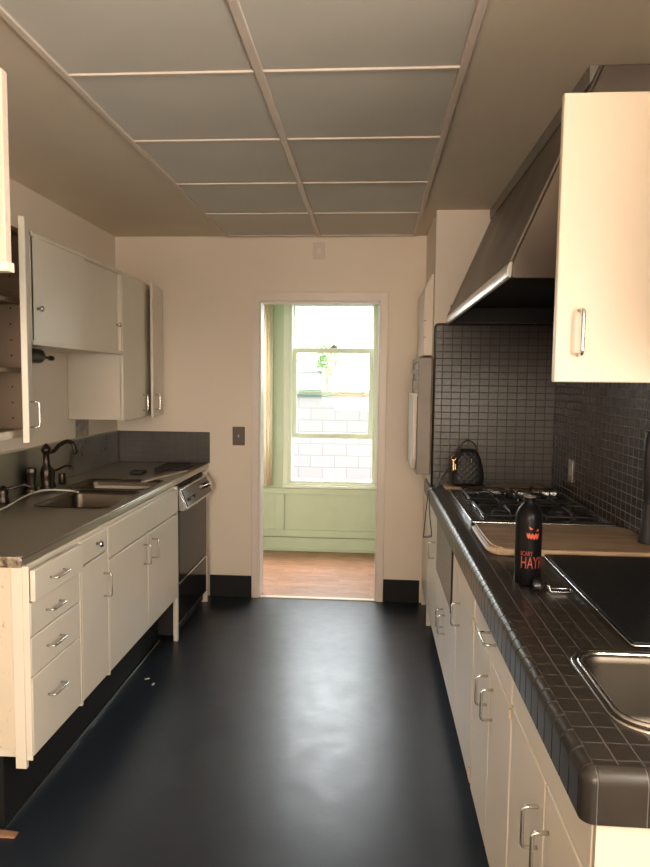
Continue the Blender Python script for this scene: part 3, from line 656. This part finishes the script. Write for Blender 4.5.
bx('end_panel', 'cabwarmlit', c, RX+.001, XR-.005, 1.004, 1.016, 0, RT-.001, bevel=.001)
b = BM(); box(b, RX+.09, XR-.005, 1.02, 3.815, 0, RB-.003); box(b, RX+.05, XS+.2, 3.83, 4.0, 0, .01); struct('baseboard_kick_right', b, 'rubber')

# ------------------------------------------------------------------ tiled counter
RC = .91; NX = .330
tcn = root('tiled_countertop', (.6, 2.4, .828), 'dark tiled countertop with a rounded glossy edge along the right wall', 'countertop')
sink_hole = rrect(.447, .93, 1.135, 1.452, .06)
b = BM(); plate(b, [(NX+.022, 1.015), (XR-.002, 1.015), (XR-.002, YS-.002), (NX+.022, YS-.002)], [sink_hole], .875, RC)
obj('tiled_top', b, 'tile_top', tcn)
# edge trim: one rounded tile after the other along the front and round the near end
def noseprof(k=1.0, ins=0.0):
    x0 = NX+ins; pr = [(NX+.0215, .829), (x0, .829), (x0, .829+.045)]
    for i in range(7):
        a_ = PI-PI/2*i/6; pr.append((NX+.02+(.02-ins)*math.cos(a_), RC-.0185+(.0225-ins)*math.sin(a_)))
    pr.append((NX+.0215, RC+.004-ins)); return pr
b = BM(); bg = BM()
y = 1.0147
yend = 4.10
prism(bg, noseprof(ins=.0022), 'y', 1.015, yend)
while y < yend-.02:
    prism(b, noseprof(), 'y', y+.0013, min(y+.051-.0013, yend)); y += .051
et = obj('edge_tiles', b, 'nose', tcn, .0022)
obj('grout', bg, 'nosegrout', tcn)
def endprof(ins=0):
    pr = [(1.015, .829), (.993+ins, .829), (.993+ins, .874)]
    for i in range(7):
        a_ = PI-PI/2*i/6; pr.append((1.013+(.02-ins)*math.cos(a_), RC-.0185+(.0225-ins)*math.sin(a_)))
    pr.append((1.0145, RC+.004-ins)); return pr
b = BM(); x = NX+.0225
while x < XR-.01:
    prism(b, endprof(), 'x', x+.0012, min(x+.075-.0012, XR-.002)); x += .075
# rounded corner tile
rings = []
for j in range(9):
    a_ = PI+PI/2*j/8; cx, cy_ = NX+.0215, 1.0145
    ring = [(cx, cy_, .829)]
    for (px, pz) in noseprof()[1:-1]:
        r_ = cx-px; ring.append((cx+r_*math.cos(a_), cy_+r_*math.sin(a_), pz))
    ring.append((cx, cy_, RC+.004)); rings.append(ring)
loft(b, rings, closed=True)
bmesh.ops.remove_doubles(b, verts=b.verts[:], dist=.00005)
obj('end_tiles', b, 'nose', tcn, .002)
b = BM(); prism(b, endprof(.002), 'x', NX+.022, XR-.002); obj('end_grout', b, 'nosegrout', tcn)
bx('far_ledge', 'nose', tcn, NX+.0217, XS-.001, YS-.0, 4.10, .875, RC)
# backsplashes
rb = root('tile_backsplash', (.69, YS, RC), 'dark tile backsplash on the end wall beyond the cooktop', 'backsplash')
bx('tile_field', 'tile_xz', rb, XS+.012, XR-.001, YS-.012, YS-.001, RC+.001, 1.818)
b = BM(); tube(b, bend([(XS+.008, YS-.006, RC+.001), (XS+.008, YS-.006, 1.822), (XR-.02, YS-.006, 1.822)], .02), .0085, 10); obj('bullnose_edge', b, 'nose', rb, smooth=True)
b = BM(); box(b, XR-.012, XR-.001, 1.015, YS-.0125, RC+.001, 1.84); tag(obj('tile_backsplash', b, 'tile_yz'), 'glossy dark tile backsplash on the right wall behind the counter', 'backsplash')
# right sink
rs = root('right_sink', (.69, 1.29, RC-.15), 'stainless sink with rounded rim set in the tiled counter', 'sink')
basin(rs, sink_hole, .16, 'basin', RC+.002)
b = BM(); lp = rrect(.447, .93, 1.135, 1.452, .06, 8)
tube(b, [(p[0], p[1], RC+.003) for p in lp], .0065, 8, loop=True); lp2 = rrect(.434, .945, 1.118, 1.468, .07, 8); tube(b, [(p[0], p[1], RC+.001) for p in lp2], .004, 8, loop=True)
obj('rim', b, 'chrome', rs, smooth=True)
# wall outlet
ou = root('wall_outlet', (XR-.013, 3.455, 1.0), 'silver outlet plate on the tiled wall beside the cooktop', 'outlet')
bx('plate', 'outlet', ou, XR-.018, XR-.0122, 3.42, 3.49, 1.0, 1.115, bevel=.002)
bx('socket', 'pale', ou, XR-.022, XR-.0182, 3.44, 3.47, 1.035, 1.08, bevel=.002)

# ------------------------------------------------------------------ cooktop
ck = root('gas_cooktop', (.71, 3.17, RC), 'stainless gas cooktop with black grates set on the tiled counter', 'cooktop')
cx0, cx1, cy0, cy1 = .42, 1.0, 2.77, 3.56
b = BM(); plate(b, rrect(cx0, cx1, cy0, cy1, .012, 3), [rrect(cx0+.05, cx1-.02, cy0+.022, cy1-.02, .01, 3)], RC+.001, RC+.02); obj('frame', b, 'chrome', ck, .004)
b = BM(); tube(b, [(cx0+.004, cy0-.003, RC+.012), (cx1-.004, cy0-.003, RC+.012)], .0085, 10); obj('front_bar', b, 'chrome', ck, smooth='auto')
bx('burner_tray', 'black', ck, cx0+.045, cx1-.018, cy0+.02, cy1-.018, RC+.002, RC+.012)
for i in range(3):
    bx('vent_bar', 'chrome', ck, cx0+.062+.0*i, cx0+.07, cy0+.10+.22*i, cy0+.26+.22*i, RC+.012, RC+.02, bevel=.002)
BP = [(.59, 2.98), (.84, 2.98), (.59, 3.38), (.84, 3.38)]
for i, (x, y) in enumerate(BP):
    b = BM(); lathe(b, [(.05, .012), (.05, .02), (.042, .024), (.042, .032), (.03, .036), (.001, .036)], (x, y, RC), 24); br = obj('burner', b, 'iron', ck, smooth='auto')
    b = BM(); h = RC+.05
    for sx, sy in ((1, 0), (-1, 0), (0, 1), (0, -1)):
        ex, ey = x+sx*.105, y+sy*.165
        tube(b, bend([(x+sx*.03, y+sy*.03, h), (ex, ey, h), (ex, ey, RC+.0125)], .01), .0055, 6)
    lp = rrect(x-.11, x+.11, y-.17, y+.17, .03, 4); tube(b, [(p[0], p[1], RC+.034) for p in lp], .005, 6, loop=True)
    for sx in (-1, 1):
        for sy in (-1, 1): tube(b, [(x+sx*.10, y+sy*.16, RC+.0125), (x+sx*.10, y+sy*.16, RC+.036)], .005, 6)
    obj('grate', b, 'iron', ck, smooth=True)
for i in range(4):
    b = BM(); lathe(b, [(.018, .012), (.018, .02), (.014, .034), (.001, .035)], (.715, 2.88+.19*i, RC), 16); obj('knob', b, 'black', ck, smooth='auto')

# ------------------------------------------------------------------ cutting boards, slab, bottle, purse
def board(name, x0, x1, y0, y1, z, t, label, r=.05, rim=True):
    k = root(name, ((x0+x1)/2, (y0+y1)/2, z), label, 'cutting board')
    b = BM(); lp = rrect(x0, x1, y0, y1, r, 8); loft(b, [[(*p, z) for p in lp], [(*p, z+t) for p in lp]]); o = obj('board', b, 'board', k, .004)
    if rim:
        b = BM(); pts = [(x0+.012+.03*0, y1-.01, z+t), (x0+.012, (y0+y1)/2, z+t), (x0+.018, y0+r, z+t), (x0+r*.75, y0+.012, z+t)]
        tube(b, smooth_path(pts, 6), .0028, 6); obj('groove_line', b, 'boardedge', k, smooth=True)
        b = BM(); lp = [(x0-.0, y1-r*.6), (x0-.001, (y0+y1)/2), (x0-.001, y0+r), (x0+r*.12, y0+r*.5), (x0+r*.4, y0+r*.15)]
        tube(b, smooth_path([(*p, z+t*.55) for p in lp], 6), t*.3, 8); obj('pale_edge', b, 'boardedge', k, smooth=True)
    return k
board('cutting_board', .412, .95, 3.62, YS-.02, RC+.001, .022, 'wooden cutting board beyond the cooktop with the black purse on it', .04)
board('cutting_board', .412, 1.015, 2.275, 2.69, RC+.001, .024, 'large wooden cutting board lying between cooktop and black slab', .06)
gs = root('counter_slab', (.8, 1.87, RC), 'flat black textured slab with a silver edge lying on the tiled counter', 'slab')
M['slab'] = mat('black_textured_slab', (.008, .009, .010), .42, bump=.5, bscale=160, spec=.3)
bx('slab', 'slab', gs, .592, XR-.013, 1.495, 2.255, RC+.001, RC+.016, bevel=.003)
b = BM(); tube(b, bend([(.62, 2.262, RC+.009), (.588, 2.262, RC+.009), (.588, 1.49, RC+.009), (XR-.02, 1.49, RC+.009)], .012), .0025, 8); obj('metal_edge', b, 'chrome', gs, smooth=True)

bt = root('water_bottle', (.468, 1.975, RC), 'black metal water bottle with orange pumpkin print on the counter', 'bottle')
BR, bc = .0385, Vector((.468, 1.975, RC+.001))
b = BM(); lathe(b, [(.03, 0), (.037, .003), (BR, .01), (BR, .195), (.037, .207), (.031, .222), (.022, .233), (.0175, .238), (.0165, .244), (.0185, .246), (.0185, .25), (.0165, .252), (.0165, .258), (.014, .258), (.013, .235), (.001, .235)], bc, 40); obj('flask', b, mat('black_bottle_enamel', (.006, .006, .007), .28, spec=.15), bt, smooth='auto')
b = BM(); lathe(b, [(.0125, .2361), (.0135, .2575), (.0155, .2605), (.0175, .2575), (.0175, .2555)], bc, 24); obj('mouth_ring', b, 'oven', bt, smooth=True)
aim0 = math.atan2(-bc.y, -bc.x)
def wrap(bm, u0, z0, sx=1, sy=1, lift=.0005):
    for v in bm.verts:
        u, h, d = v.co.x*sx+u0, v.co.y*sy+z0, v.co.z
        a_ = aim0+u/BR; r_ = BR+lift+max(d, 0)
        v.co = Vector((bc.x+r_*math.cos(a_), bc.y+r_*math.sin(a_), bc.z+h))
def text_bm(s, size, ext=.0003):
    c = bpy.data.curves.new('lettering', 'FONT'); c.body = s; c.size = size; c.extrude = 0; c.resolution_u = 3
    o = bpy.data.objects.new('lettering', c); COL.objects.link(o)
    dg = bpy.context.evaluated_depsgraph_get(); me = bpy.data.meshes.new_from_object(o.evaluated_get(dg))
    bpy.data.objects.remove(o); bm = BM(); bm.from_mesh(me)
    bmesh.ops.triangulate(bm, faces=bm.faces[:])
    for _ in range(2):
        es = [e for e in bm.edges if e.calc_length() > .006]
        if es: bmesh.ops.subdivide_edges(bm, edges=es, cuts=1)
    bmesh.ops.triangulate(bm, faces=bm.faces[:])
    return bm
tb = text_bm('HAYR', .05); wrap(tb, -.021, .052, .52, .98); obj('lettering', tb, 'redp', bt)
tb = text_bm('SCARY', .02); wrap(tb, -.022, .089, .58, .95); obj('lettering', tb, 'redp', bt)
b = BM()     # face print: two slanted eyes and a jagged grin
def poly(pts):
    b.faces.new([b.verts.new((*p, 0)) for p in pts])
poly([(0, .176), (.013, .168), (.004, .166)]); poly([(.029, .170), (.020, .162), (.030, .161)])
top_ = [(-.006, .158), (-.002, .152), (.002, .157), (.006, .15), (.011, .156), (.016, .149), (.021, .156), (.026, .15), (.031, .157)]
bot_ = [(-.004, .146), (0, .139), (.003, .144), (.007, .137), (.011, .143), (.016, .136), (.021, .142), (.026, .137), (.030, .145)]
for i in range(8): poly([top_[i], bot_[i], bot_[i+1], top_[i+1]])
wrap(b, 0, 0); obj('face_print', b, 'orange', bt)
cb = root('bottle_cap', (.478, 1.888, RC), 'black bottle cap with a silver carabiner lying before the bottle', 'bottle cap')
b = BM(); lathe(b, [(.001, -.014), (.017, -.013), (.019, -.005), (.019, .008), (.014, .014), (.001, .015)], (.478, 1.888, RC+.0195), 20, 'x'); tube(b, bend([(.486, 1.875, RC+.02), (.502, 1.878, RC+.022), (.502, 1.90, RC+.022), (.486, 1.901, RC+.02)], .006), .004, 6); obj('cap', b, 'black', cb, smooth='auto')
b = BM(); lp = rrect(.495, .572, 1.874, 1.906, .015, 5); tube(b, [(p[0], p[1], RC+.006+(.016 if p[0] < .51 else 0)) for p in lp], .003, 8, loop=True); obj('carabiner', b, 'chrome', cb, smooth=True)

pu = root('purse', (.532, 3.70, RC+.023), 'small quilted black purse with gold clasp on the far cutting board', 'purse')
zb = RC+.0235; b = BM(); rings = []
for h, hw, hd in ((0, .070, .036), (.004, .083, .045), (.02, .090, .05), (.06, .090, .05), (.11, .082, .046), (.15, .071, .04), (.18, .058, .032), (.195, .048, .022), (.2, .038, .012)):
    rings.append([(.532+hw*math.copysign(abs(math.cos(t))**.7, math.cos(t)), 3.70+hd*math.copysign(abs(math.sin(t))**.8, math.sin(t)), zb+h) for t in [2*PI*k/32 for k in range(32)]])
loft(b, rings); obj('bag', b, 'quilt', pu, smooth=True)
b = BM(); tube(b, [(.532+.05*math.cos(t), 3.685, zb+.17+.078*math.sin(t)) for t in [PI*k/16 for k in range(17)]], .0045, 8); obj('top_handle', b, 'leather', pu, smooth=True)
b = BM(); box(b, .444, .452, 3.64, 3.665, zb+.085, zb+.15); box(b, .455, .462, 3.635, 3.645, zb+.09, zb+.125); tube(b, [(.45+.012*math.cos(t), 3.65, zb+.155+.012*math.sin(t)) for t in [2*PI*k/12 for k in range(12)]], .003, 6, loop=True); obj('gold_clasp', b, 'gold', pu, .002)
b = BM(); tube(b, [(.545, 3.648, zb+.125), (.545, 3.64, zb+.14)], .004, 8); tube(b, [(.548, 3.645, zb+.135), (.545, 3.644, zb+.155)], .003, 8); obj('clasp_ring', b, 'gold', pu, smooth=True)
b = BM()
def ribbon(pts, wv, th=.0012):
    P = smooth_path(pts, 8); W = Vector(wv); rs_ = []
    for i, p in enumerate(P):
        t = (P[min(i+1, len(P)-1)]-P[max(i-1, 0)]).normalized(); w_ = (W-t*W.dot(t)); w_ = w_.normalized()*W.length; n_ = t.cross(w_).normalized()*th
        rs_.append([p+w_+n_, p-w_+n_, p-w_-n_, p+w_-n_])
    loft(b, rs_)
ribbon([(.443, 3.65, zb+.125), (.40, 3.63, 1.01), (.355, 3.605, .945), (.322, 3.60, .927), (.314, 3.62, .89), (.311, 3.70, .78), (.311, 3.79, .66), (.311, 3.85, .60)], (0, .006, .0), .002)
ribbon([(.443, 3.645, zb+.12), (.40, 3.615, 1.0), (.355, 3.585, .94), (.322, 3.56, .926), (.314, 3.55, .88), (.311, 3.45, .80), (.311, 3.34, .735), (.311, 3.48, .69), (.311, 3.85, .60)], (0, .006, .0), .002)
obj('strap', b, 'leather', pu)

# black kettle cut by the right edge
kt = root('pepper_mill', (.988, 2.42, RC+.025), 'tall slender black waisted mill against the tiled wall at the right frame edge', 'mill')
# ------------------------------------------------------------------ hood
hd = root('range_hood', (.75, 2.97, 1.83), 'large dark metal range hood with bright lip rising to the ceiling', 'range hood')
hx, hz, htx, hy0, hy1 = .412, 1.82, .662, 2.12, YS-.002
def hxz(z): return hx+(htx-hx)*(z-1.868)/(H-.003-1.868)
b = BM()
z0, z1 = 1.868, H-.003; th = .012
prism(b, [(hx, z0), (htx, z1), (htx+th, z1), (hx+th, z0)], 'y', hy0, hy1)              # front slope
prism(b, [(hx+th, z0), (htx+th, z1), (XR-.001, z1), (XR-.001, hz+.002), (hx+th, hz+.002)], 'y', hy0, hy0+th)   # near side
obj('canopy', b, 'hoodm', hd, .003)
b = BM(); box(b, hx+.02, XR-.002, YS-.012, YS-.001, 1.832, 1.93); box(b, XR-.012, XR-.002, hy0+th, YS-.012, 1.842, 1.93); obj('inner_lining', b, 'blackm', hd)
b = BM(); box(b, hx+.04, XR-.014, hy0+.03, hy1-.013, 1.915, 1.93)
obj('filter_plate', b, 'blackm', hd)
b = BM(); prism(b, [(hx-.003, hz+.004), (hx+.006, hz), (hx+.012, hz+.006), (hx+.014, z0+.002), (hx+.004, z0+.004), (hx-.004, z0-.01), (hx-.006, hz+.02)], 'y', hy0-.004, hy1); obj('lip', b, 'hoodlip', hd, .003)
b = BM(); sx_ = (htx-hx)/(z1-z0)
prism(b, [(htx-.05*sx_-.006, z1-.052), (htx-.03, z1), (htx-.0, z1), (htx-.05*sx_+.0, z1-.05)], 'y', hy0, hy1); obj('ceiling_trim', b, 'hoodtrim', hd, .002)

# ------------------------------------------------------------------ right wall cabinet, door open
rc = root('open_wall_cabinet', (.88, 1.2, 1.50), 'cream wall cabinet at the upper right, its door opened across the view', 'wall cabinet')
b = BM(); y0, y1 = .85, 1.475; x0 = .735
box(b, XR-.01, XR-.002, y0, y1, 1.51, UT); box(b, x0, XR-.01, y0, y0+.016, 1.51, UT); box(b, x0, XR-.01, y1-.016, y1, 1.51, UT); box(b, x0, XR-.01, y0+.016, y1-.016, UT-.016, UT); box(b, x0, XR-.01, y0+.016, y1-.016, 1.51, 1.526); box(b, x0+.02, XR-.01, y0+.016, y1-.016, 1.8, 1.816)
obj('body', b, 'cab', rc)
hg = Matrix.Translation((.738, 1.500, 0)) @ Matrix.Rotation(math.radians(0), 4, 'Z')
d = bx('door', 'cabwarmlit', rc, .392-.738, -.0, -.02, 0, 1.503, UT+.008, bevel=.003, mx=hg)
pull(d, (.441, 1.48, 1.609), (0, 0, 1), (0, -1, 0), .095, .03)
for z in (1.56, 2.04):
    b = BM(); tube(b, [(.737, 1.478, z-.02), (.737, 1.478, z+.02)], .004, 8); obj('hinge', b, 'chrome', rc)

# ------------------------------------------------------------------ oven unit beyond the return wall
ov = root('wall_oven', (.30, 4.1, .965), 'narrow steel wall unit jutting out beyond the tiled end wall', 'wall oven')
bx('housing', 'oven', ov, .262, XS-.001, 3.86, 4.40, .965, 1.64, bevel=.004)
b = BM(); prism(b, [(3.88, 1.05), (3.93, .99), (4.36, .99), (4.36, 1.42), (3.88, 1.42)], 'x', .238, .261); dd = obj('door_panel', b, 'wall', ov, .003)
b = BM(); tube(b, bend([(.262, 3.88, 1.615), (.238, 3.88, 1.60), (.236, 3.88, 1.43), (.25, 3.88, 1.43)], .01), .003, 6)
lathe(b, [(.01, -.008), (.012, 0), (.01, .008)], (.238, 3.88, 1.56), 12, 'y'); box(b, .232, .262, 3.875, 3.89, 1.545, 1.568); box(b, .236, .262, 3.875, 3.89, 1.46, 1.50); obj('bracket', b, 'oven', ov)
b = BM(); tube(b, smooth_path([(.262, 3.865, 1.425), (.236, 3.865, 1.425), (.215, 3.865, 1.432), (.212, 3.865, 1.445)], 4), .006, 8); box(b, .222, .262, 3.858, 3.875, 1.418, 1.435); obj('latch_handle', b, 'white', ov, .002)
wc = root('end_wall_casing', (.32, 4.1, 1.66), 'slim white casing with chamfered top above the steel wall unit', 'wall casing')
b = BM(); prism(b, [(XS-.001, 1.65), (.288, 1.65), (.288, 2.03), (.33, 2.11), (XS-.001, 2.11)], 'y', 3.86, 4.40); obj('casing', b, 'wall', wc, .006)
b = BM(); box(b, .286, .300, 3.853, 3.862, 1.845, 1.849); box(b, .286, .300, 3.853, 3.862, 1.752, 1.756); obj('seam', b, 'oven', wc)

# ------------------------------------------------------------------ wall plates and small things
lsw = root('light_switch', (-.9, YB, 1.05), 'dark switch plate on the wall left of the doorway', 'light switch')
bx('plate', 'switch', lsw, -.942, -.858, YB-.007, YB-.0005, 1.055, 1.182, bevel=.002)
bx('toggle', 'pale', lsw, -.904, -.896, YB-.017, YB-.007, 1.11, 1.128, bevel=.001)
th_ = root('wall_plate', (-.365, YB, 2.32), 'small cream outlet plate high above the doorway', 'wall plate')
bx('plate', 'tbar', th_, -.405, -.325, YB-.007, YB-.0005, 2.30, 2.41, bevel=.002)
bx('socket', 'white', th_, -.38, -.35, YB-.011, YB-.007, 2.335, 2.375, bevel=.002)
for i, (x, y, s, lb) in enumerate(((-1.10, 3.165, .012, 'tiny white paper scrap on the black floor, the farther of two'), (-1.05, 3.11, .010, 'tiny white paper scrap on the black floor, the nearer of two'))):
    b = BM(); box(b, -s, s, -s*.5, s*.5, 0, .002, mx=Matrix.Translation((x, y, .0005)) @ Matrix.Rotation(.5+i, 4, 'Z')); tag(obj('paper_scrap', b, 'paper'), lb, 'paper scrap')
b = BM(); prism(b, [(-1.35, 0), (-1.14, .002), (-1.135, .007), (-1.35, .022)], 'y', 1.985, 2.012); tag(obj('wood_shim', b, 'shim'), 'brown wooden wedge on the floor at the lower left frame edge', 'wedge')

# slender waisted mill at the right edge
kx, ky, kz = .988, 2.42, RC+.0255
b = BM(); lathe(b, [(.001, 0), (.029, 0), (.030, .006), (.027, .03), (.022, .06), (.018, .10), (.014, .14), (.001, .14)], (kx, ky, kz), 28); obj('base', b, 'blackm', kt, smooth='auto')
b = BM(); lathe(b, [(.0135, .1405), (.015, .17), (.021, .21), (.025, .26), (.026, .32), (.024, .37), (.018, .395), (.001, .40)], (kx, ky, kz), 28); obj('grinder_head', b, 'black', kt, smooth='auto')
b = BM(); lathe(b, [(.008, .4005), (.006, .408), (.009, .414), (.001, .42)], (kx, ky, kz), 16); obj('top_knob', b, 'blackm', kt, smooth=True)
